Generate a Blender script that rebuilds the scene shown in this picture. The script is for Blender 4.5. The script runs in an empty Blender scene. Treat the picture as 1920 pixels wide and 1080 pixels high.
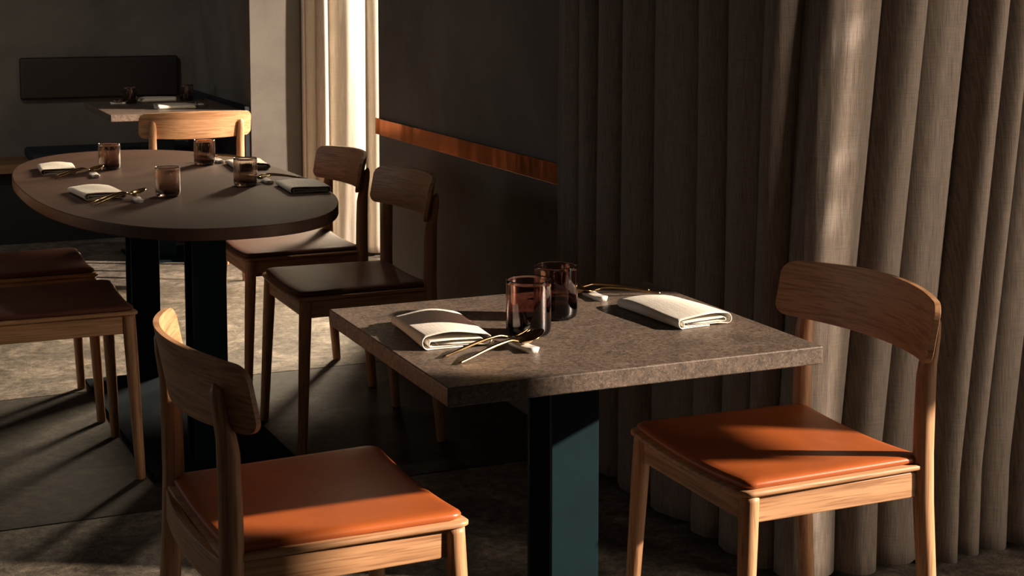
import bpy, bmesh, math, random
from mathutils import Vector, Matrix

# ------------------------------------------------------------------ camera
# Room axes: +x runs towards the window side, +y runs down the room, floor at z = 0.
S = bpy.context.scene
COL = S.collection
cam_d = bpy.data.cameras.new('camera')
cam = bpy.data.objects.new('camera', cam_d)
COL.objects.link(cam)
cam.location = (-.8803, -2.9451, 1.4543)
YAW, PITCH = .4105, .0944
cam.rotation_euler = (math.pi / 2 - PITCH, 0, -YAW)
cam_d.sensor_width = 36
cam_d.lens = 36 * 2887.6 / 1920
cam_d.shift_y = -(540 - 240.74) / 1920
cam_d.clip_start = .05
cam_d.dof.use_dof = True
cam_d.dof.focus_distance = 3.05
cam_d.dof.aperture_fstop = 24.0
S.camera = cam

# ------------------------------------------------------------------ world, sun, exposure
vs = S.view_settings
vs.view_transform = 'Standard'
vs.look = 'None'
vs.gamma = 1
vs.use_curve_mapping = False
vs.exposure = 0.0

W = bpy.data.worlds.new('sky')
S.world = W
W.use_nodes = True
bg = W.node_tree.nodes['Background']
bg.inputs[0].default_value = (.95, .80, .66, 1)
bg.inputs[1].default_value = .7

SUN_EL = math.radians(20)
sd = bpy.data.lights.new('sun', 'SUN')
sd.energy = 14
sd.color = (1.0, .81, .635)
sd.angle = math.radians(1.3)
sun = bpy.data.objects.new('sun', sd)
COL.objects.link(sun)
sun_dir = Vector((-.88 * math.cos(SUN_EL), .475 * math.cos(SUN_EL), -math.sin(SUN_EL)))
sun.rotation_euler = sun_dir.to_track_quat('-Z', 'Y').to_euler()
sun.location = (6, -3, 4)

def spot(name, loc, target, energy, color, cone, blend, radius):
    d = bpy.data.lights.new(name, 'SPOT')
    d.energy = energy; d.color = color; d.spot_size = cone; d.spot_blend = blend
    d.shadow_soft_size = radius
    o = bpy.data.objects.new(name, d); COL.objects.link(o)
    o.location = loc
    o.rotation_euler = (Vector(target) - Vector(loc)).to_track_quat('-Z', 'Y').to_euler()
    return o

def area(name, loc, target, sx, sy, energy, color):
    d = bpy.data.lights.new(name, 'AREA')
    d.shape = 'RECTANGLE'; d.size = sx; d.size_y = sy
    d.energy = energy; d.color = color
    o = bpy.data.objects.new(name, d); COL.objects.link(o)
    o.location = loc
    o.rotation_euler = (Vector(target) - Vector(loc)).to_track_quat('-Z', 'Y').to_euler()
    return o

# assumed area lamp inside the far bay, lights the floor patch and oval table
a_ = area('assumed_far_bay_light', (2.06, 4.42, 1.75), (.15, 2.45, .3), .66, .7, 135, (1.0, .80, .56))
a_.data.spread = math.radians(115)
# added soft fill in the near bay, aimed at the brown curtain
a_ = area('added_near_bay_fill', (2.42, -1.3, 1.4), (1.75, .05, 1.2), .6, 2.2, 11, (1.0, .79, .60))
a_.data.spread = math.radians(70)
# assumed spot above the oval table to light its napkins, no fixture built
spot('assumed_table_spot', (.55, 2.35, 2.82), (.08, 2.08, .8), 34, (1.0, .86, .70), math.radians(46), .7, .06)
# added soft room fill from behind the camera, no window there
area('front_fill', (-1.6, -5.6, 1.7), (0, 1, .6), 2.6, 1.8, 4, (1.0, .90, .80))
# added soft fill from the far left, in front of a closed wall
area('side_fill', (-4.1, 3.4, 1.6), (1, 3.4, 1.0), 1.8, 1.6, 15, (.94, .97, 1.0))
# assumed unseen spot washing the alcove back wall, no fixture built
spot('assumed_alcove_spot', (-.9, 3.6, 2.8), (-.1, 6.3, 1.3), 68, (1.0, .88, .74), math.radians(75), 1.0, .08)

# ------------------------------------------------------------------ materials
MAT = {}
def nodes(name):
    m = bpy.data.materials.new(name); m.use_nodes = True
    nt = m.node_tree; b = nt.nodes['Principled BSDF']
    MAT[name] = m
    return m, nt, b
def N(nt, t, **k):
    n = nt.nodes.new(t)
    for a, v in k.items():
        if a in n.inputs.keys() if isinstance(a, str) else False:
            n.inputs[a].default_value = v
        else:
            setattr(n, a, v)
    return n
def ramp(nt, fac, stops):
    r = nt.nodes.new('ShaderNodeValToRGB')
    e = r.color_ramp.elements
    while len(e) < len(stops): e.new(.5)
    for q, (p, c) in zip(e, stops):
        q.position = p; q.color = (*c, 1)
    nt.links.new(fac, r.inputs[0])
    return r.outputs[0]
def noise(nt, vec, scale, detail=6, rough=.6, dist=0):
    n = nt.nodes.new('ShaderNodeTexNoise')
    n.inputs['Scale'].default_value = scale
    n.inputs['Detail'].default_value = detail
    n.inputs['Roughness'].default_value = rough
    n.inputs['Distortion'].default_value = dist
    nt.links.new(vec, n.inputs['Vector'])
    return n.outputs['Fac']
def coords(nt, kind='Object', scale=(1, 1, 1)):
    t = nt.nodes.new('ShaderNodeTexCoord')
    m = nt.nodes.new('ShaderNodeMapping')
    m.inputs['Scale'].default_value = scale
    nt.links.new(t.outputs[kind], m.inputs['Vector'])
    return m.outputs[0]
def mixc(nt, fac, a, b, mode='MIX'):
    m = nt.nodes.new('ShaderNodeMix'); m.data_type = 'RGBA'; m.blend_type = mode
    for sock, v in ((m.inputs[0], fac), (m.inputs[6], a), (m.inputs[7], b)):
        if isinstance(v, (int, float)): sock.default_value = v
        elif isinstance(v, tuple): sock.default_value = (*v, 1)
        else: nt.links.new(v, sock)
    return m.outputs[2]
def bump(nt, b, h, strength, dist=.002):
    n = nt.nodes.new('ShaderNodeBump')
    n.inputs['Strength'].default_value = strength
    n.inputs['Distance'].default_value = dist
    nt.links.new(h, n.inputs['Height'])
    nt.links.new(n.outputs[0], b.inputs['Normal'])

def plaster(name, c, var=.35):
    m, nt, b = nodes(name)
    v = coords(nt, 'Object')
    f1 = noise(nt, v, 1.3, 8, .65, .6)
    lo = tuple(x * (1 - var) for x in c); hi = tuple(x * (1 + var) for x in c)
    col = ramp(nt, f1, [(.3, lo), (.7, hi)])
    nt.links.new(col, b.inputs['Base Color'])
    b.inputs['Roughness'].default_value = .85
    bump(nt, b, noise(nt, v, 22, 6), .25, .004)
    return m
plaster('plaster', (.116, .104, .092))
plaster('plaster_white', (.42, .39, .35))

def concrete(name, k_):
    m, nt, b = nodes(name)
    v = coords(nt, 'Object')
    f = noise(nt, v, 4.5, 12, .75, 1.0)
    g = noise(nt, v, 28, 10, .8, .6)
    h = noise(nt, v, 190, 4, .8)
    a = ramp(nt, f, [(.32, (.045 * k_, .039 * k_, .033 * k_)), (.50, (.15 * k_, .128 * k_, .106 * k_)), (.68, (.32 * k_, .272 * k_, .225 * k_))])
    k = ramp(nt, g, [(.36, (.36, .36, .36)), (.6, (1.25, 1.25, 1.25))])
    l = ramp(nt, h, [(.36, (.5, .5, .5)), (.64, (1.3, 1.3, 1.3))])
    c = mixc(nt, 1, mixc(nt, 1, a, k, 'MULTIPLY'), l, 'MULTIPLY')
    nt.links.new(c, b.inputs['Base Color'])
    b.inputs['Roughness'].default_value = .72
    b.inputs['Specular IOR Level'].default_value = .22
    bump(nt, b, g, .3, .004)
concrete('concrete', 1.0)
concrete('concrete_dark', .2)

def stone():
    m, nt, b = nodes('stone')
    v = coords(nt, 'Object')
    f = noise(nt, v, 10, 10, .72, 1.5)
    g = noise(nt, v, 115, 5, .7, .6)
    a = ramp(nt, f, [(.3, (.075, .056, .044)), (.55, (.14, .105, .082)), (.75, (.19, .145, .115))])
    k = ramp(nt, g, [(.37, (.42, .41, .40)), (.5, (.95, .95, .95)), (.63, (1.32, 1.26, 1.2))])
    vo = nt.nodes.new('ShaderNodeTexVoronoi'); vo.inputs['Scale'].default_value = 210
    nt.links.new(v, vo.inputs['Vector'])
    sp = ramp(nt, vo.outputs['Distance'], [(.08, (.42, .36, .30)), (.17, (0, 0, 0))])
    wv = noise(nt, v, 5, 10, .75, 3.5)
    vein = ramp(nt, wv, [(.485, (1, 1, 1)), (.5, (.5, .47, .45)), (.515, (1, 1, 1))])
    c = mixc(nt, 1, mixc(nt, 1, a, k, 'MULTIPLY'), vein, 'MULTIPLY')
    c = mixc(nt, .7, c, sp, 'ADD')
    nt.links.new(c, b.inputs['Base Color'])
    r = ramp(nt, g, [(.3, (.55, .55, .55)), (.7, (.32, .32, .32))])
    nt.links.new(r, b.inputs['Roughness'])
    b.inputs['Specular IOR Level'].default_value = .5
    bump(nt, b, g, .22, .0015)
stone()

def oval_stain():
    m, nt, b = nodes('dark_tabletop')
    v = coords(nt, 'Object')
    f = noise(nt, v, 5, 9, .7, 1.0)
    c = ramp(nt, f, [(.3, (.054, .029, .021)), (.7, (.090, .050, .036))])
    nt.links.new(c, b.inputs['Base Color'])
    b.inputs['Roughness'].default_value = .45
    b.inputs['Specular IOR Level'].default_value = .14
    bump(nt, b, noise(nt, v, 130, 4), .1, .001)
oval_stain()

def wood(name, axis, base=((.31, .152, .068), (.45, .238, .116), (.52, .298, .152))):
    m, nt, b = nodes(name)
    sc = [26, 26, 26]; sc[axis] = 1.6
    if axis == 1: sc[0] = 6
    v = coords(nt, 'Object', sc)
    oi = nt.nodes.new('ShaderNodeObjectInfo')
    ad = nt.nodes.new('ShaderNodeVectorMath'); ad.operation = 'MULTIPLY_ADD'
    nt.links.new(oi.outputs['Random'], ad.inputs[0]); ad.inputs[1].default_value = (31, 17, 23)
    nt.links.new(v, ad.inputs[2])
    f = noise(nt, ad.outputs[0], 1.0, 5, .55, 1.2)
    sc2 = [210, 210, 210]; sc2[axis] = 7
    if axis == 1: sc2[0] = 30           # the backrest curves through x: keep its grain lengthwise
    v2 = coords(nt, 'Object', sc2)
    g = noise(nt, v2, 1.0, 3, .6, .2)
    a = ramp(nt, f, [(.28, base[0]), (.48, base[1]), (.7, base[2])])
    k = ramp(nt, g, [(.36, (.64, .58, .53)), (.52, (1, 1, 1))])
    c = mixc(nt, 1, a, k, 'MULTIPLY')
    nt.links.new(c, b.inputs['Base Color'])
    b.inputs['Roughness'].default_value = .5
    bump(nt, b, g, .2, .0008)
for n_, a_ in (('oak_x', 0), ('oak_y', 1), ('oak_z', 2)): wood(n_, a_)
wood('bench_oak', 0, ((.10, .05, .02), (.2, .105, .045), (.25, .135, .06)))

def leather(name, lo, hi, rough=.38, spec=.5):
    m, nt, b = nodes(name)
    v = coords(nt, 'Object')
    f = noise(nt, v, 6, 6, .6, .6)
    c = ramp(nt, f, [(.3, lo), (.7, hi)])
    nt.links.new(c, b.inputs['Base Color'])
    b.inputs['Roughness'].default_value = rough
    b.inputs['Specular IOR Level'].default_value = spec
    vo = nt.nodes.new('ShaderNodeTexVoronoi'); vo.inputs['Scale'].default_value = 420
    nt.links.new(v, vo.inputs['Vector'])
    bump(nt, b, vo.outputs['Distance'], .10, .0006)
leather('cognac_leather', (.30, .070, .016), (.42, .105, .025))
leather('umber_leather', (.095, .040, .028), (.14, .062, .044), .5, .12)
leather('brown_leather', (.009, .005, .0045), (.015, .008, .007), .55)
leather('navy_fabric', (.004, .007, .014), (.007, .011, .022), .8)

def flat(name, c, rough, metal=0, nscale=None, spec=.5):
    m, nt, b = nodes(name)
    if nscale:
        v = coords(nt, 'Object')
        f = noise(nt, v, nscale, 5)
        col = ramp(nt, f, [(.3, tuple(x * .8 for x in c)), (.7, tuple(min(1, x * 1.2) for x in c))])
        nt.links.new(col, b.inputs['Base Color'])
        bump(nt, b, f, .05, .001)
    else:
        b.inputs['Base Color'].default_value = (*c, 1)
    b.inputs['Roughness'].default_value = rough
    b.inputs['Metallic'].default_value = metal
    b.inputs['Specular IOR Level'].default_value = spec
flat('teal_steel', (.0022, .0125, .0175), .6, 0, 9, .12)
flat('navy_steel', (.0035, .008, .013), .9, 0, 9, .03)
flat('copper', (.36, .13, .04), .22, 1, 14)
def hand_beaten():
    nt = MAT['copper'].node_tree; b = nt.nodes['Principled BSDF']
    for l in list(b.inputs['Normal'].links): nt.links.remove(l)
    bump(nt, b, noise(nt, coords(nt, 'Object', (1, 2.4, .5)), 1, 3, .45, .3), .6, .045)
hand_beaten()
flat('brass', (.42, .27, .125), .16, 1, 60)
flat('porcelain', (.82, .80, .76), .25, 0, 30)
flat('window_metal', (.03, .03, .03), .5, 0, 12)
flat('joint', (.012, .011, .010), .9, 0, 12)

def cloth(name, lo, hi, su, bstr, transl=0, warp=.72):
    m, nt, b = nodes(name)
    v1 = coords(nt, 'UV', (su * 14, su * .35, 1)); v2 = coords(nt, 'UV', (su * .35, su * 14, 1))
    a = noise(nt, v1, 1, 3, .7); c_ = noise(nt, v2, 1, 3, .7)
    wa = nt.nodes.new('ShaderNodeMath'); wa.operation = 'MULTIPLY'; wa.inputs[1].default_value = warp
    nt.links.new(a, wa.inputs[0])
    h = nt.nodes.new('ShaderNodeMath'); h.operation = 'MULTIPLY_ADD'; h.inputs[1].default_value = 1 - warp
    nt.links.new(c_, h.inputs[0]); nt.links.new(wa.outputs[0], h.inputs[2])
    col = ramp(nt, h.outputs[0], [(.36, lo), (.62, hi)])
    nt.links.new(col, b.inputs['Base Color'])
    b.inputs['Roughness'].default_value = .9
    b.inputs['Specular IOR Level'].default_value = .1
    b.inputs['Sheen Weight'].default_value = .08
    bump(nt, b, h.outputs[0], bstr, .0015)
    if transl:
        t = nt.nodes.new('ShaderNodeBsdfTranslucent')
        nt.links.new(col, t.inputs[0])
        mx = nt.nodes.new('ShaderNodeMixShader'); mx.inputs[0].default_value = transl
        nt.links.new(b.outputs[0], mx.inputs[1]); nt.links.new(t.outputs[0], mx.inputs[2])
        nt.links.new(mx.outputs[0], nt.nodes['Material Output'].inputs[0])
cloth('curtain_linen', (.108, .090, .078), (.228, .192, .164), 38, .3)
cloth('pale_linen', (.46, .405, .335), (.64, .575, .49), 24, .3)
cloth('napkin_linen', (.62, .57, .49), (.86, .81, .72), 42, .7, 0, .5)

def glass(name, stops):
    m, nt, b = nodes(name)
    t = nt.nodes.new('ShaderNodeTexCoord'); s = nt.nodes.new('ShaderNodeSeparateXYZ')
    nt.links.new(t.outputs['Object'], s.inputs[0])
    k = nt.nodes.new('ShaderNodeMath'); k.operation = 'MULTIPLY'; k.inputs[1].default_value = 10
    nt.links.new(s.outputs[2], k.inputs[0])
    c = ramp(nt, k.outputs[0], stops)
    nt.links.new(c, b.inputs['Base Color'])
    b.inputs['Roughness'].default_value = .02
    b.inputs['IOR'].default_value = 1.46
    b.inputs['Transmission Weight'].default_value = 1
glass('plum_glass', [(.0, (.03, .015, .016)), (.32, (.10, .045, .045)), (.345, (.42, .22, .20)), (.62, (.62, .40, .36)), (1, (.74, .54, .49))])
glass('smoke_glass', [(.0, (.16, .11, .095)), (.35, (.55, .43, .38)), (.9, (.86, .77, .71))])

# ------------------------------------------------------------------ mesh helpers
def tag(o, label=None, cat=None, group=None, kind=None):
    if label: o['label'] = label
    if cat: o['category'] = cat
    if group: o['group'] = group
    if kind: o['kind'] = kind
    return o
def mesh(name, verts, faces, mat, smooth=True, uv=None):
    me = bpy.data.meshes.new(name)
    me.from_pydata([tuple(v) for v in verts], [], faces)
    if uv:
        l = me.uv_layers.new(name='UVMap')
        for p in me.polygons:
            for li in p.loop_indices:
                l.data[li].uv = uv[me.loops[li].vertex_index]
    bm = bmesh.new(); bm.from_mesh(me)
    bmesh.ops.recalc_face_normals(bm, faces=bm.faces)
    bm.to_mesh(me); bm.free()
    me.materials.append(MAT[mat])
    me.polygons.foreach_set('use_smooth', [smooth] * len(me.polygons))
    return me
def obj(name, me, parent=None, loc=None):
    o = bpy.data.objects.new(name, me); COL.objects.link(o)
    if parent: o.parent = parent
    if loc: o.location = loc
    return o
def empty(name, loc, rz=0):
    o = bpy.data.objects.new(name, None); COL.objects.link(o)
    o.empty_display_size = .1
    o.location = loc; o.rotation_euler = (0, 0, rz)
    return o
def bevel(o, w, seg=2, ang=35):
    b = o.modifiers.new('bevel', 'BEVEL'); b.width = w; b.segments = seg
    b.limit_method = 'ANGLE'; b.angle_limit = math.radians(ang)
    b.harden_normals = True
    return o
def boxdata(x0, x1, y0, y1, z0, z1):
    v = [(x, y, z) for z in (z0, z1) for y in (y0, y1) for x in (x0, x1)]
    f = [(0, 1, 3, 2), (4, 6, 7, 5), (0, 4, 5, 1), (1, 5, 7, 3), (3, 7, 6, 2), (2, 6, 4, 0)]
    return v, f
def box(name, x0, x1, y0, y1, z0, z1, mat, parent=None, bev=0, seg=2, loc=None):
    v, f = boxdata(x0, x1, y0, y1, z0, z1)
    o = obj(name, mesh(name, v, f, mat, bool(bev)), parent, loc)
    if bev: bevel(o, bev, seg)
    return o
def prism(name, pts, z0, z1, mat, parent=None, bev=0, seg=2, smooth=None):
    n = len(pts)
    v = [(x, y, z0) for x, y in pts] + [(x, y, z1) for x, y in pts]
    f = [tuple(range(n - 1, -1, -1)), tuple(range(n, 2 * n))] + [(i, (i + 1) % n, n + (i + 1) % n, n + i) for i in range(n)]
    o = obj(name, mesh(name, v, f, mat, bool(bev) if smooth is None else smooth), parent)
    if bev: bevel(o, bev, seg)
    return o
def tube(path, radii, seg=14, cap=True):
    """path: list of points; radii: list of (ra, rb) along two side axes; returns verts, faces"""
    v, f = [], []
    n = len(path)
    P = [Vector(p) for p in path]
    prev = None
    for i in range(n):
        t = (P[min(i + 1, n - 1)] - P[max(i - 1, 0)]).normalized()
        if prev is None:
            ref = Vector((1, 0, 0)) if abs(t.x) < .9 else Vector((0, 1, 0))
        else:
            ref = prev
        a = (ref - t * ref.dot(t)).normalized(); prev = a
        b = t.cross(a)
        ra, rb = radii[i] if isinstance(radii[i], (tuple, list)) else (radii[i], radii[i])
        for k in range(seg):
            q = 2 * math.pi * k / seg
            v.append(P[i] + a * ra * math.cos(q) + b * rb * math.sin(q))
    for i in range(n - 1):
        for k in range(seg):
            k2 = (k + 1) % seg
            f.append((i * seg + k, i * seg + k2, (i + 1) * seg + k2, (i + 1) * seg + k))
    if cap:
        f.append(tuple(range(seg - 1, -1, -1)))
        f.append(tuple(range((n - 1) * seg, n * seg)))
    return v, f
def lathe(prof, seg=48, rib=None):
    v, f = [], []
    for i, (r, z) in enumerate(prof):
        for k in range(seg):
            q = 2 * math.pi * k / seg
            rr = r + (rib(i, q, z) if rib else 0)
            v.append((rr * math.cos(q), rr * math.sin(q), z))
    n = len(prof)
    for i in range(n - 1):
        for k in range(seg):
            k2 = (k + 1) % seg
            f.append((i * seg + k, i * seg + k2, (i + 1) * seg + k2, (i + 1) * seg + k))
    f.append(tuple(range(seg - 1, -1, -1)))
    f.append(tuple(range((n - 1) * seg, n * seg)))
    return v, f
def slab_grid(fn_front, fn_back, nu, nv):
    """closed solid between two parametric sheets"""
    v, f = [], []
    for fn in (fn_front, fn_back):
        for j in range(nv + 1):
            for i in range(nu + 1):
                v.append(fn(i / nu, j / nv))
    o2 = (nu + 1) * (nv + 1)
    id_ = lambda i, j: j * (nu + 1) + i
    for j in range(nv):
        for i in range(nu):
            a, b, c, d = id_(i, j), id_(i + 1, j), id_(i + 1, j + 1), id_(i, j + 1)
            f.append((a, b, c, d)); f.append((o2 + d, o2 + c, o2 + b, o2 + a))
    for i in range(nu):
        f.append((id_(i + 1, 0), id_(i, 0), o2 + id_(i, 0), o2 + id_(i + 1, 0)))
        f.append((id_(i, nv), id_(i + 1, nv), o2 + id_(i + 1, nv), o2 + id_(i, nv)))
    for j in range(nv):
        f.append((id_(0, j), id_(0, j + 1), o2 + id_(0, j + 1), o2 + id_(0, j)))
        f.append((id_(nu, j + 1), id_(nu, j), o2 + id_(nu, j), o2 + id_(nu, j + 1)))
    return v, f
def copy_tree(o, parent=None):
    c = o.copy(); COL.objects.link(c)
    c.parent = parent
    for ch in list(o.children): copy_tree(ch, c)
    return c
def structure(o): o['kind'] = 'structure'; return o

# ------------------------------------------------------------------ room shell
CEIL = 2.9
XL, XO = -4.2, 2.45          # left wall face, outer window wall inner face
YF, YB = -6.2, 6.3
fl = structure(box('floor', XL, 3.2, YF, 6.9, -.12, -.006, 'joint'))
xs = [XL, -.95, 1.95, 3.2]
ys = [YF, -4.28, -2.90, -1.52, -.13, 1.25, 2.60, 4.0, 5.38, 6.9]
for i in range(len(xs) - 1):
    for j in range(len(ys) - 1):
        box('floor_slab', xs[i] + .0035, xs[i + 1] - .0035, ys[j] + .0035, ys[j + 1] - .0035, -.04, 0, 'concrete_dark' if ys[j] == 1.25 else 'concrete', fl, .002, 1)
structure(box('ceiling', XL - .2, 3.2, YF - .2, 6.9, CEIL, CEIL + .15, 'plaster'))
structure(box('wall_left', XL - .2, XL, YF - .2, 6.9, 0, CEIL, 'plaster'))
structure(box('wall_back', XL, 1.045, YB, YB + .2, 0, CEIL, 'plaster'))
# pier between the alcove and the far bay: its camera-facing side carries on behind the pale curtain
structure(box('wall_alcove', 1.045, 3.0, 4.85, 6.5, 0, CEIL, 'plaster'))
# the block with the copper rail between the two window bays
structure(box('wall_right', 1.20, XO + .2, .20, 3.25, 0, CEIL, 'plaster'))
# wall behind the photographer
structure(box('wall_front', XL, 3.0, YF - .2, YF, 0, CEIL, 'plaster'))
# outer wall: solid pieces around the openings
def outer(name, y0, y1, z0, z1): return structure(box(name, XO, XO + .2, y0, y1, z0, z1, 'plaster'))
outer('wall_outer', YF, -1.98, 0, CEIL)
WH = 2.55
outer('wall_outer_head', -1.98, .20, WH, CEIL)
outer('wall_outer_pier', -1.075, -.87, 0, WH)
outer('wall_outer_jamb', -.57, .20, 0, WH)
outer('wall_outer_far', 4.45, 4.86, 0, CEIL)
outer('wall_outer_far_head', 3.25, 4.45, WH, CEIL)

def window(name, y0, y1, bars=(), rails=()):
    w = empty(name, (XO + .1, (y0 + y1) / 2, 0)); structure(w)
    yy0, yy1 = y0 - (y0 + y1) / 2, y1 - (y0 + y1) / 2
    box('window_frame', -.03, .03, yy0, yy0 + .03, 0, WH, 'window_metal', w, .003)
    box('window_frame', -.03, .03, yy1 - .03, yy1, 0, WH, 'window_metal', w, .003)
    box('window_frame', -.03, .03, yy0 + .03, yy1 - .03, WH - .05, WH, 'window_metal', w, .003)
    box('window_sill', -.06, .06, yy0 + .03, yy1 - .03, 0, .06, 'window_metal', w, .003)
    for a, b, z0, z1 in rails:
        box('shadow_bar', -.03, .03, a - (y0 + y1) / 2, b - (y0 + y1) / 2, z0, z1, 'window_metal', w, .003)
    return w
window('window_1', -1.98, -1.075, rails=((-1.38, -1.105, 1.23, 1.42),))  # unseen bar added to shade the front of the right chair's seat
w2 = window('window_2', -.87, -.57)  # slit shaped so the sun strikes one curtain fold
m_, nt_, b_ = nodes('sun_filter')  # added unseen screen that dims the sun on the curtain
tr_ = nt_.nodes.new('ShaderNodeBsdfTransparent'); tr_.inputs[0].default_value = (.52, .50, .47, 1)
mx_ = nt_.nodes.new('ShaderNodeMixShader'); mx_.inputs[0].default_value = .9
b_.inputs['Base Color'].default_value = (.6, .56, .5, 1)
nt_.links.new(b_.outputs[0], mx_.inputs[1]); nt_.links.new(tr_.outputs[0], mx_.inputs[2])
nt_.links.new(mx_.outputs[0], nt_.nodes['Material Output'].inputs[0])
HOLES = [(-.664, 1.438, .022, .040), (-.643, 1.858, .019, .034), (-.652, 1.572, .018, .028), (-.672, .708, .018, .026), (-.660, .765, .014, .034), (-.682, .660, .016, .020)]  # holes placed to throw sun spots on the curtain
vv, ff = [], []
for j in range(250):
    for i in range(30):
        y, z = -.84 + .008 * i, .06 + .0098 * j
        cy, cz = y + .004, z + .0049
        if any(((cy - hy) / ry) ** 2 + ((cz - hz) / rz) ** 2 < 1 for hy, hz, ry, rz in HOLES): continue
        k0 = len(vv)
        vv += [(0, y + .72, z), (0, y + .728, z), (0, y + .728, z + .0098), (0, y + .72, z + .0098)]
        ff.append((k0, k0 + 1, k0 + 2, k0 + 3))
obj('sun_filter_screen', mesh('sun_filter_screen', vv, ff, 'sun_filter', False), w2)
window('window_3', 3.25, 4.45)

# copper rail on the dark wall
tr = box('trim_1', 1.188, 1.2, 1.30, 3.265, .814, .883, 'copper', None, .002)
structure(tr)

# ------------------------------------------------------------------ curtains
def curtain(name, path, valleys, amps, z0, z1, mat, drift=lambda s, z: 0, nz=64, ds=.0035, power=.62):
    """path: plan points (x, y) ; bulges go to the left-hand side normal given by rotating the tangent"""
    P = [Vector(p) for p in path]
    acc = [0]
    for a, b in zip(P, P[1:]): acc.append(acc[-1] + (b - a).length)
    Ltot = acc[-1]
    def pt(s):
        s = max(0, min(Ltot, s))
        for i in range(len(P) - 1):
            if s <= acc[i + 1] or i == len(P) - 2:
                t = (s - acc[i]) / (acc[i + 1] - acc[i])
                return P[i].lerp(P[i + 1], t), (P[i + 1] - P[i]).normalized()
    def smooth_pt(s):
        q = Vector((0, 0)); tt = Vector((0, 0))
        for k in range(-4, 5):
            a, b = pt(s + k * .025); q += a; tt += b
        return q / 9, tt.normalized()
    def prof(s):
        for i in range(len(valleys) - 1):
            if valleys[i] <= s <= valleys[i + 1]:
                t = (s - valleys[i]) / (valleys[i + 1] - valleys[i])
                return amps[i] * (math.sin(math.pi * t) ** power)
        return 0
    ns = int(Ltot / ds)
    v, f, uv = [], [], []
    for j in range(nz + 1):
        z = z0 + (z1 - z0) * j / nz
        for i in range(ns + 1):
            s = Ltot * i / ns
            q, t = smooth_pt(s)
            nrm = Vector((t.y, -t.x))
            sw = s - drift(s, z)
            a = prof(sw)
            a += .004 * math.sin(sw * 47 + 1.7 * z) + .0015 * math.sin(sw * 113 - 2.3 * z + 1)
            a *= .92 + .12 * math.sin(z * 1.3 + s * 3)
            p = q + nrm * (a - .035)
            v.append((p.x, p.y, z)); uv.append((s, z))
    for j in range(nz):
        for i in range(ns):
            a = j * (ns + 1) + i
            f.append((a, a + 1, a + ns + 2, a + ns + 1))
    o = obj(name, mesh(name, v, f, mat, True, uv))
    m = o.modifiers.new('thickness', 'SOLIDIFY'); m.thickness = .003; m.offset = 0
    return o
# path runs from the wall end towards the camera, round the corner and into the window bay
path = [(1.145, 1.36), (1.145, .14), (1.20, .085), (2.30, .06)]
def sv(v_): return 1.36 - v_
cs = 1.36 - .14 + math.hypot(.055, .055)
def su(u_): return cs + u_ - 1.20
vall = [-.03, sv(1.20), sv(1.08), sv(.93), sv(.755), sv(.52), sv(.39), sv(.227), su(1.165), su(1.385), su(1.50), su(1.635), su(1.722), su(1.80), su(1.90), su(2.02), su(2.12), su(2.3)]
am = [.05, .06, .065, .07, .065, .065, .06, .065, .09, .10, .07, .12, .095, .085, .10, .10, .10, .10]
dr = lambda s, z: -.085 * (1.15 - max(.25, z)) * max(0, min(1, (s - 1.0) / .3))
cu = curtain('curtain', path, vall, am, .02, 2.86, 'curtain_linen', dr, power=.52)
tag(cu, 'heavy brown linen floor length curtain behind the chair at the stone table', 'curtain', 'linen curtains')
path = [(1.285, 4.80), (2.28, 4.80)]
# the bulge side must face the camera (-y): tangent +x gives normal (0,-1)
b0 = 1.285
vall = [0, 1.31 - b0, 1.385 - b0, 1.446 - b0, 1.655 - b0, 1.76 - b0, 1.86 - b0, 1.97 - b0, 2.08 - b0, 2.28 - b0]
cf = curtain('curtain', path, vall, [.02, .035, .075, .085, .06, .06, .06, .06, .06], .02, 2.86, 'pale_linen', power=.45)
tag(cf, 'pale sunlit curtain hanging at the end of the far window bay', 'curtain', 'linen curtains')

# ------------------------------------------------------------------ chair
SEAT = .503
def seat_dish(y): return -.013 * (1 - min(1, (y / .235)) ** 2) if y >= 0 else seat_dish(-y)
def rrect(hx0, hx1, hyf, hyr, r, n=6):
    """outline of the seat board: front at +x, front half width hyf, rear half width hyr"""
    pts = []
    cs_ = [(hx1 - r, hyf - r, 0), (hx0 + r, hyr - r, 90), (hx0 + r, -hyr + r, 180), (hx1 - r, -hyf + r, 270)]
    for cx, cy, a0 in cs_:
        for k in range(n + 1):
            a = math.radians(a0 + 90 * k / n)
            pts.append((cx + r * math.cos(a), cy + r * math.sin(a)))
    return pts
def dished_plate(rings, nx=None):
    """rings: list of (outline, z offset) from the underside to the top; caps are fans of shrinking rings"""
    v, f = [], []
    n = len(rings[0][0])
    for out, z in rings:
        for x, y in out: v.append((x, y, z + seat_dish(y)))
    for i in range(len(rings) - 1):
        for k in range(n):
            k2 = (k + 1) % n
            f.append((i * n + k, i * n + k2, (i + 1) * n + k2, (i + 1) * n + k))
    f.append(tuple(range(n - 1, -1, -1)))
    f.append(tuple(range((len(rings) - 1) * n, len(rings) * n)))
    return v, f
def scale_out(out, k, cx=0):
    return [(cx + (x - cx) * k, y * k) for x, y in out]
def densify(out, m=5):
    r = []
    for i in range(len(out)):
        a, b = out[i], out[(i + 1) % len(out)]
        q = 14 if i % 7 == 6 else 1          # the long straight sides between the 7-point corners
        for k in range(q): r.append((a[0] + (b[0] - a[0]) * k / q, a[1] + (b[1] - a[1]) * k / q))
    return r

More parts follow.
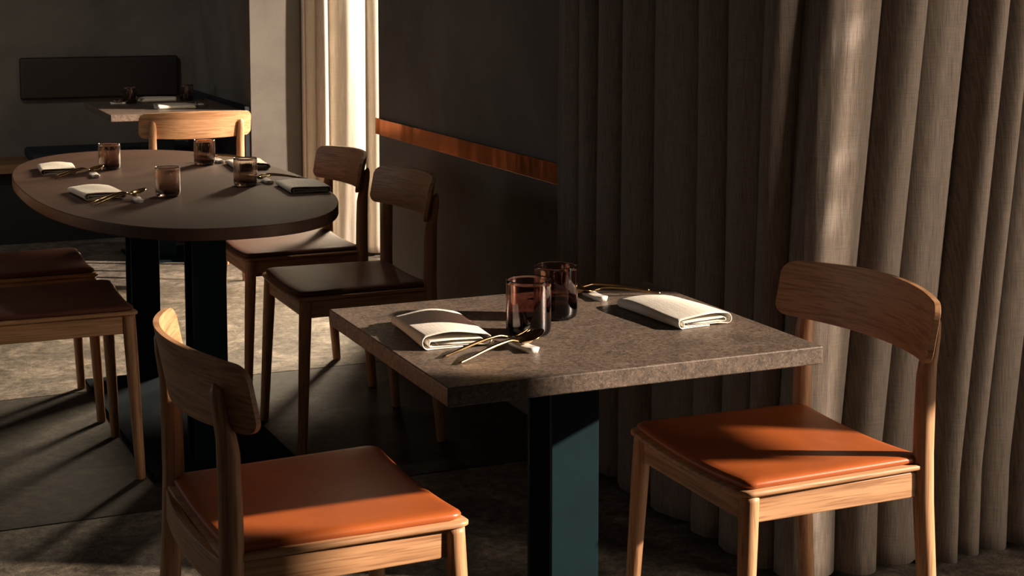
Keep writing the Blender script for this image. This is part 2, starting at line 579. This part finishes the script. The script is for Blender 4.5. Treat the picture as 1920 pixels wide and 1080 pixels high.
def make_chair():
    c = empty('dining_chair', (0, 0, 0))
    # plywood seat board
    o0 = densify(rrect(-.215, .23, .236, .225, .024))
    ins = lambda d: densify(rrect(-.215 + d, .23 - d, .236 - d, .225 - d, .024))
    rings = [(scale_out(ins(.004), .02), SEAT - .012), (scale_out(ins(.004), .5), SEAT - .012), (ins(.004), SEAT - .012), (ins(0), SEAT - .009), (ins(0), SEAT - .003), (ins(.003), SEAT),
             (scale_out(ins(.003), .5), SEAT), (scale_out(ins(.003), .02), SEAT)]
    v, f = dished_plate(rings); obj('seat_board', mesh('seat_board', v, f, 'oak_x'), c)
    # leather cushion
    rings = []
    for d, z in ((.012, .0), (.0065, .004), (.006, .009), (.0085, .0135), (.016, .0168), (.032, .0188)):
        rings.append((ins(d + .004), SEAT + .0005 + z))
    rings = [(scale_out(rings[0][0], .02), SEAT + .0005)] + rings
    for k, z in ((.75, .0205), (.5, .0212), (.25, .0216), (.02, .0216)):
        rings.append((scale_out(ins(.039), k), SEAT + .0005 + z))
    v, f = dished_plate(rings); obj('seat_cushion', mesh('seat_cushion', v, f, 'cognac_leather'), c)
    # front legs: round, tapering, slightly splayed
    for s in (-1, 1):
        zz = [0, .004, .1, .25, .40, .478, .489]
        path = []; rad = []
        for z in zz:
            t = z / .489
            path.append((.226 - .022 * t, s * (.231 - .020 * t), z))
            rad.append(.0140 + .0055 * min(1, t * 1.15))
        rad[0] -= .002
        v, f = tube(path, rad, 18); obj('front_leg', mesh('front_leg', v, f, 'oak_z'), c)
    # rear posts: leg and back support in one, cut flat where the backrest sits
    for s in (-1, 1):
        zz = [0, .004, .12, .28, .42, .52, .60, .675, .702, .724, .760, .785, .796]
        xx = [-.234, -.234, -.225, -.212, -.203, -.200, -.201, -.203, -.206, -.2125, -.219, -.222, -.225]
        rx = [.0130, .0150, .0175, .0200, .0212, .0212, .0208, .0200, .0175, .0135, .0120, .0100, .003]
        ry = [.0130, .0150, .0170, .0190, .0200, .0200, .0197, .0192, .0187, .0178, .0162, .0130, .004]
        yy = [s * (.212 + .008 * max(0, (.45 - z)) / .45) for z in zz]
        v, f = tube(list(zip(xx, yy, zz)), list(zip(rx, ry)), 18)
        obj('rear_leg', mesh('rear_leg', v, f, 'oak_z'), c)
    # rails
    rt, rb = .487, .434
    for s in (-1, 1):
        v, f = boxdata(-.19, .195, s * .209 - .009, s * .209 + .009, rb, rt)
        # curved shoulder where the side rail meets the post
        o = obj('side_rail', mesh('side_rail', v, f, 'oak_x', True), c); bevel(o, .004)
    def front_pts(x0, x1, bow, sgn):
        a = []
        for k in range(13):
            y = -.20 + .40 * k / 12
            a.append((x0 + bow * (1 - (y / .2) ** 2), y))
        for k in range(12, -1, -1):
            y = -.20 + .40 * k / 12
            a.append((x1 + bow * (1 - (y / .2) ** 2), y))
        return a
    prism('front_rail', front_pts(.193, .211, 0, 1), rb, rt - .008, 'oak_y', c, .003)
    prism('rear_rail', front_pts(-.218, -.200, -.016, 1), rb, rt + .004, 'oak_y', c, .003)
    # curved plywood backrest
    HW, ZB, ZT, R, TH = .266, .712, .836, .027, .012
    def ycol(a):
        # denser columns near the rounded ends
        t = a * 2 - 1
        return HW * math.copysign(1 - (1 - abs(t)) ** 1.9, t)
    def face(off):
        def fn(a, b):
            y = ycol(a)
            e = abs(y) - (HW - R)
            d = R - math.sqrt(max(0, R * R - e * e)) if e > 0 else 0
            q = (y / HW) ** 2
            lo = ZB + d - .004 + .006 * q; hi = ZT - d + .005 - .010 * q
            if hi < lo: hi = lo = (hi + lo) / 2
            z = lo + (hi - lo) * b
            tilt = -.024 * (z - ZB) / (ZT - ZB)
            x = -.231 + .075 * q + tilt
            nx, ny = 1, -2 * .075 * y / HW ** 2
            l = math.hypot(nx, ny)
            return (x + off * nx / l, y + off * ny / l, z)
        return fn
    v, f = slab_grid(face(0), face(-TH), 44, 10)
    o = obj('backrest', mesh('backrest', v, f, 'oak_y'), c); bevel(o, .003, 2, 50)
    return c
proto = make_chair()
GC = 'oak dining chairs with leather seats'
chairs = [
    ((-.12, -.25), .03, 'oak chair at front left of the stone table, seen from behind'),
    ((.867, -.313), math.pi, 'oak chair against the curtain with sunlit orange leather seat'),
    ((.592, 1.757), math.pi, 'dark silhouetted oak chair by the wall, nearer to the stone table'),
    ((.602, 2.48), math.pi, 'oak chair in front of the pale curtain, right of the oval table'),
    ((-.345, 1.77), 0, 'nearer of two oak chairs tucked under the left of the oval table'),
    ((-.36, 2.42), 0, 'farther of two oak chairs at left of the oval table, mostly hidden'),
    ((.675, 4.64), math.pi / 2, 'sunlit oak chair with its back to us at the alcove table'),
]
for i, ((x, y), rz, lab) in enumerate(chairs):
    c = proto if i == 0 else copy_tree(proto)
    c.location = (x, y, 0); c.rotation_euler = (0, 0, rz)
    tag(c, lab, 'chair', GC)
    if 2 <= i <= 5:                      # the chairs round the oval table have dark brown leather
        for ch in c.children:
            if ch.name.startswith('seat_cushion'):
                ch.material_slots[0].link = 'OBJECT'
                ch.material_slots[0].material = MAT['umber_leather']

# ------------------------------------------------------------------ tables
TT = .80
def hbeam(parent, cx, cy, w, d, z0, z1, name='column'):
    """H section: flanges face the +/-y sides, web between them"""
    t = .011; wt = .010
    hw, hd = w / 2, d / 2
    pts = [(-hw, -hd), (hw, -hd), (hw, -hd + t), (wt / 2, -hd + t), (wt / 2, hd - t), (hw, hd - t), (hw, hd), (-hw, hd), (-hw, hd - t), (-wt / 2, hd - t), (-wt / 2, -hd + t), (-hw, -hd + t)]
    return prism(name, [(cx + a, cy + b) for a, b in pts], z0, z1, 'teal_steel', parent, .0012, 1)
# square stone table
t = empty('stone_table', (.3635, -.331, 0))
tag(t, 'square brown stone table on a dark steel column in front', 'table')
box('tabletop', -.3635, .3635, -.331, .331, TT - .033, TT, 'stone', t, .0028, 3)
hbeam(t, -.011, -.024, .098, .112, .012, TT - .033)
box('base_plate', -.22, .20, -.225, .18, 0, .012, 'navy_steel', t, .002)
# oval table
t = empty('oval_table', (.081, 2.141, 0), .02)
tag(t, 'large dark oval dining table set for four', 'table')
pts = []
for k in range(128):
    a = 2 * math.pi * k / 128
    n_ = 2.40
    pts.append((.455 * math.copysign(abs(math.cos(a)) ** (2 / n_), math.cos(a)), 1.04 * math.copysign(abs(math.sin(a)) ** (2 / n_), math.sin(a))))
prism('tabletop', pts, TT - .034, TT, 'dark_tabletop', t, .003, 2)
hbeam(t, .015, -.49, .102, .112, .012, TT - .034)
hbeam(t, .035, .58, .102, .112, .012, TT - .034)
box('base_plate', -.18, .255, -.66, .60, 0, .012, 'navy_steel', t, .002)
# alcove table
t = empty('alcove_table', (.670, 5.268, 0))
tag(t, 'small dark stone table in the alcove behind the sunlit chair', 'table')
box('tabletop', -.340, .338, -.453, .453, TT - .034, TT, 'stone', t, .0028, 2)
hbeam(t, 0, 0, .098, .112, .012, TT - .034)
box('base_plate', -.2, .2, -.22, .22, 0, .012, 'navy_steel', t, .002)

# ------------------------------------------------------------------ alcove seating
b = empty('bench', (-.6, 6.05, 0))
tag(b, 'long wooden bench with a dark cushion along the alcove back wall', 'bench')
box('bench_seat', -2.6, 1.61, -.17, .249, .405, .455, 'bench_oak', b, .004)
box('bench_front', -2.6, 1.61, -.10, -.07, .0, .405, 'joint', b, .003)
box('bench_cushion', .665, 1.60, -.175, .248, .4555, .51, 'navy_fabric', b, .018, 4)
# padded wall panel
p = box('wall_cushion', -.453, .453, -.045, 0, -.121, .121, 'brown_leather', None, .016, 4, (.505, 6.2995, .903))
tag(p, 'long dark leather back cushion fixed to the alcove back wall', 'cushion')
# low navy backrest panel along the alcove side wall
p = empty('side_bench', (.99, 5.58, 0))
tag(p, 'dark navy upholstered bench back along the alcove side wall', 'bench')
box('back_panel', .020, .0545, -.725, .70, .0, .818, 'navy_fabric', p, .006, 3)

# ------------------------------------------------------------------ napkins
def napkin_mesh(seed, L=.215, Wd=.128, H=.026, puff=.006):
    rnd = random.Random(seed)
    hw = Wd / 2
    # folded cloth section (x, z): outer wrap over the top, rolled edges, inner leaves
    sec = []
    r = H * .42
    def arc(cx, cz, rr, a0, a1, n=7):
        for k in range(n + 1):
            a = math.radians(a0 + (a1 - a0) * k / n)
            sec.append((cx + rr * math.cos(a), cz + rr * math.sin(a)))
    th = .0019
    # begin in the middle of the underside, run left
    sec.append((.012, th * .6)); sec.append((-.02, th * .6)); sec.append((-hw + r, th * .6))
    arc(-hw + r * .8, th * .6 + r, r, 265, 95)
    for k in range(1, 8):
        sec.append((-hw + r + (Wd - 2 * r) * k / 8, th * .6 + 2 * r + puff * math.sin(math.pi * k / 8)))
    arc(hw - r * .8, th * .6 + r, r, 85, -85)
    sec.append((hw - r - .02, th * .6 + .0028)); sec.append((0, th * .6 + .0036)); sec.append((-hw + r * 1.6, th * .6 + .0034))
    arc(-hw + r * 1.35, .0042 + r * .50, r * .50, 250, 110, 5)
    sec.append((-.01, th * .6 + r * 1.28)); sec.append((hw - r * 2.2, th * .6 + r * 1.22))
    arc(hw - r * 1.55, .0042 + r * .62, r * .33, 85, -75, 5)
    sec.append((0, .0042 + r * .33)); sec.append((-hw + r * 2.4, .0042 + r * .36))
    ny = 26
    v, f, uv = [], [], []
    acc = [0]
    for a, b_ in zip(sec, sec[1:]): acc.append(acc[-1] + math.hypot(b_[0] - a[0], b_[1] - a[1]))
    p1, p2, p3 = rnd.uniform(0, 6), rnd.uniform(0, 6), rnd.uniform(.6, 1.4)
    sk = rnd.uniform(-.02, .02)
    for j in range(ny + 1):
        t_ = j / ny
        y = -L / 2 + L * t_
        e = 1 - .22 * max(0, (t_ - .75) / .25) ** 2
        for i, (x, z) in enumerate(sec):
            q = z / H
            xx = x * (1 + .012 * math.sin(p1 + t_ * 5)) + sk * (t_ - .5)
            zz = z * (.97 + .10 * q * math.sin(p2 + 4.0 * t_ + x * 30 * p3)) * e
            v.append((xx, y + .002 * math.sin(p1 + i * .7), max(.0007, zz)))
            uv.append((acc[i], y))
    m = len(sec)
    for j in range(ny):
        for i in range(m - 1):
            a = j * m + i
            f.append((a, a + 1, a + m + 1, a + m))
    return mesh('napkin', v, f, 'napkin_linen', True, uv)
def napkin(x, y, rz, lab, seed, L=.215, Wd=.125, H=.024, puff=.005):
    o = obj('napkin', napkin_mesh(seed, L, Wd, H, puff), None, (x, y, TT + .0006))
    o.rotation_euler = (0, 0, rz)
    m = o.modifiers.new('thickness', 'SOLIDIFY'); m.thickness = .0017; m.offset = 0
    tag(o, lab, 'napkin', 'folded cream linen napkins')
    return o
napkin(.122, -.305, -.05, 'folded cream napkin nearest us on the left of the stone table', 3, .215, .125, .027, .008)
napkin(.605, -.328, .10, 'folded cream napkin on the right of the stone table before the curtain', 8, .225, .118, .023, .006)
napkin(-.208, 2.572, .02, 'bright folded napkin at far left of the oval table', 5, .22, .115, .022, .003)
napkin(-.175, 1.892, .03, 'folded napkin at near left of the oval table', 12, .22, .118, .022, .004)
napkin(.452, 1.785, -.05, 'folded napkin at near right edge of the oval table', 21, .22, .125, .021, .003)
napkin(.435, 2.445, -.05, 'folded napkin behind the ribbed glasses at far right of the oval table', 30, .22, .12, .021, .003)
napkin(.712, 5.63, math.pi / 2, 'folded napkin at the bench side of the alcove table', 33, .19, .115, .024, .003)
napkin(.705, 5.12, -math.pi / 2, 'folded napkin at the chair side of the alcove table', 37, .19, .13, .024, .003)

# ------------------------------------------------------------------ glasses
def tumbler_mesh(name, r, h, mat, ribs=0, twist=0, wall=.0022, base=.010):
    prof = [(.001, 0), (r * .70, 0), (r * .88, .0012), (r * .965, .006), (r * .99, .012)]
    for k in range(1, 15): prof.append((r, .012 + (h - .014) * k / 14))
    prof += [(r - wall * .3, h), (r - wall * .7, h)]
    for k in range(0, 15): prof.append((r - wall, h - .002 - (h - .002 - base - .008) * k / 14))
    prof += [(r - wall - .003, base + .003), (r * .80, base), (.001, base)]
    nout = 19
    def rib(i, q, z):
        if not ribs: return 0
        if 3 <= i < nout: return .00016 * math.cos(ribs * (q + twist * z))
        if i >= nout + 2 and i < len(prof) - 3: return .00020 * math.cos(ribs * (q + twist * z))
        return 0
    v, f = lathe(prof, 160 if ribs else 64, rib if ribs else None)
    return mesh(name, v, f, mat)
sm = tumbler_mesh('tumbler', .0425, .104, 'plum_glass')
rm = tumbler_mesh('tumbler', .0378, .090, 'smoke_glass', 32, 5.0)
def tumbler(me, x, y, lab, group):
    o = obj('tumbler', me, None, (x, y, TT + .0003)); tag(o, lab, 'glass', group); return o
G1, G2 = 'plum tinted tumblers on the stone table', 'ribbed smoky tumblers'
tumbler(sm, .278, -.361, 'plum tinted tumbler beside the spoon on the stone table, the nearer one', G1)
tumbler(sm, .386, -.251, 'plum tinted tumbler standing behind the nearer one on the stone table', G1)
tumbler(rm, -.030, 2.56, 'ribbed smoky tumbler touching the spoon at far left of the oval table', G2)
tumbler(rm, .025, 1.79, 'ribbed smoky tumbler at the middle front of the oval table', G2)
tumbler(rm, .306, 2.56, 'ribbed smoky tumbler at the far side of the oval table before the oak chair', G2)
tumbler(rm, .304, 1.94, 'ribbed smoky tumbler in front of a napkin at right of the oval table', G2)
tumbler(rm, .545, 5.53, 'dark ribbed tumbler on the left of the alcove table', G2)
tumbler(rm, .868, 5.60, 'dark ribbed tumbler at the far right of the alcove table', G2)

# ------------------------------------------------------------------ cutlery
def handle(L, x0, rest_h, r0=.0022, r1=.0031):
    """handle from its foot on the table (x=0) up over the rest"""
    path, rad = [], []
    n = 22
    for k in range(n + 1):
        t_ = k / n
        x = x0 + (L - x0) * t_
        z = .0035 + rest_h * math.sin(min(1, t_ * 1.12) * math.pi * .5) ** 1.25 * (1 - .28 * max(0, t_ - .86) / .14)
        path.append((x, .0, z)); rad.append((r0 + (r1 - r0) * (1 - abs(2 * t_ - 1.15) ** 2) if True else r0, (r0 + (r1 - r0) * math.sin(math.pi * min(1, t_ * .9)))))
    v, f = tube(path, [(max(.0013, a), max(.0014, b_)) for a, b_ in rad], 10)
    return v, f, path[-1][2]
def make_spoon():
    s = empty('spoon', (0, 0, 0))
    v, f, ze = handle(.150, 0, .019)
    obj('handle', mesh('handle', v, f, 'brass'), s)
    # bowl: shallow shell
    Lb, Wb, D = .062, .0205, .0085
    def sheet(off):
        def fn(a, b_):
            x = a; 
            prof_ = math.sin(math.pi * (x ** .86)) ** .62 if 0 < x < 1 else 0
            y = (b_ * 2 - 1) * Wb * max(.09, prof_) if x < .5 else (b_ * 2 - 1) * Wb * max(.02, prof_)
            w = (y / (Wb * max(.09, prof_) + 1e-6))
            dep = D * prof_ * (1 - w * w)
            z = ze + .0005 + .012 * x ** 1.3 - dep
            return (.146 + Lb * x, y, z + off)
        return fn
    v, f = slab_grid(sheet(.0009), sheet(-.0006), 26, 14)
    obj('bowl', mesh('bowl', v, f, 'brass'), s)
    return s
def make_fork():
    s = empty('fork', (0, 0, 0))
    v, f, ze = handle(.150, 0, .019)
    obj('handle', mesh('handle', v, f, 'brass'), s)
    V, F = [], []
    def add(v_, f_):
        o_ = len(V); V.extend(v_); F.extend([tuple(i + o_ for i in q) for q in f_])
    def sheet(off):
        def fn(a, b_):
            w = .003 + .0085 * min(1, a * 1.6) ** .8
            return (.147 + .024 * a, (b_ * 2 - 1) * w, ze - .0035 * math.sin(a * math.pi * .5) + off)
        return fn
    v, f = slab_grid(sheet(.0009), sheet(-.0009), 10, 6); add(v, f)
    for k in range(4):
        y = -.0093 + .0062 * k
        path = [(.169 + .038 * t_, y, ze - .0035 + .011 * t_ ** 1.6) for t_ in (0, .25, .5, .75, 1)]
        v, f = tube(path, [(.0015, .0015), (.0015, .0015), (.0014, .0014), (.0012, .0012), (.0006, .0006)], 6); add(v, f)
    obj('fork_head', mesh('fork_head', V, F, 'brass'), s)
    return s
def rest_mesh():
    # elongated porcelain rest with a shallow saddle
    def top(a, b_):
        x = -.047 + .094 * a
        w = .0125 * (1 - abs(a * 2 - 1) ** 7) ** .5 + .0015
        return (x, (b_ * 2 - 1) * w, .0085 + .0035 * (a * 2 - 1) ** 2 - .002 * (b_ * 2 - 1) ** 4)
    def bot(a, b_):
        x = -.044 + .088 * a
        w = .0105 * (1 - abs(a * 2 - 1) ** 7) ** .5 + .0012
        return (x, (b_ * 2 - 1) * w, 0)
    v, f = slab_grid(top, bot, 24, 8)
    return mesh('cutlery_rest', v, f, 'porcelain')
rmesh = rest_mesh()
sp0 = make_spoon(); fk0 = make_fork()
used = {'s': False, 'f': False}
def cutlery(kind, x0, y0, x1, y1, lab, zoff=0):
    """foot of the handle at (x0,y0), pointing towards (x1,y1)"""
    p = sp0 if kind == 's' else fk0
    c = copy_tree(p) if used[kind] else p
    used[kind] = True
    c.location = (x0, y0, TT + zoff); c.rotation_euler = (0, 0, math.atan2(y1 - y0, x1 - x0))
    tag(c, lab, 'spoon' if kind == 's' else 'fork', 'brass spoons' if kind == 's' else 'brass forks')
    return c
def rest(x, y, rz, lab):
    o = obj('cutlery_rest', rmesh, None, (x, y, TT + .0002)); o.rotation_euler = (0, 0, rz)
    tag(o, lab, 'cutlery rest', 'white cutlery rests'); return o
PI = math.pi
# stone table
rest(.222, -.462, PI / 2 + .08, 'white porcelain cutlery rest under the nearest spoon and fork')
cutlery('s', .071, -.530, .282, -.447, 'brass spoon nearest us on the stone table')
cutlery('f', .062, -.476, .290, -.412, 'brass fork between the nearest spoon and the left napkin on the stone table')
rest(.540, -.112, PI / 2, 'white porcelain cutlery rest behind the plum tumblers on the stone table')
cutlery('s', .683, -.140, .50, -.110, 'brass spoon at the far side of the stone table by the right napkin')
cutlery('f', .676, -.104, .50, -.066, 'brass fork nearest the far edge of the stone table')
# oval table
rest(-.110, 2.37, PI / 2, 'white cutlery rest at far left of the oval table')
cutlery('s', -.245, 2.34, -.05, 2.46, 'brass spoon leaning towards a ribbed tumbler at far left of the oval table')
cutlery('f', -.252, 2.375, -.06, 2.485, 'brass fork beside the bright napkin at far left of the oval table')
rest(-.082, 1.705, PI / 2, 'white cutlery rest at near left of the oval table')
cutlery('s', -.214, 1.660, -.02, 1.80, 'brass spoon in front of the near left napkin on the oval table')
cutlery('f', -.222, 1.695, -.03, 1.825, 'brass fork touching the near left napkin on the oval table')
rest(.388, 1.985, PI / 2, 'white cutlery rest beside a tumbler at right of the oval table')
cutlery('s', .528, 2.005, .34, 1.985, 'brass spoon behind the near right napkin on the oval table')
cutlery('f', .522, 2.04, .33, 2.03, 'brass fork behind the near right napkin, farther than its spoon')
rest(.372, 2.62, PI / 2, 'white cutlery rest behind the far tumbler on the oval table')
cutlery('s', .505, 2.64, .32, 2.62, 'brass spoon at far right of the oval table behind the napkin')
cutlery('f', .495, 2.68, .31, 2.67, 'brass fork at far right edge of the oval table behind the napkin')
# alcove table
rest(.858, 5.28, 0, 'white cutlery rest at right of the alcove table')
cutlery('s', .862, 5.10, .895, 5.32, 'brass spoon with upturned bowl at right of the alcove table')
cutlery('f', .828, 5.10, .845, 5.32, 'brass fork at right of the alcove table')
rest(.485, 5.52, 0, 'white cutlery rest at left of the alcove table')
cutlery('s', .478, 5.68, .472, 5.5, 'brass spoon at left of the alcove table by the tumbler')
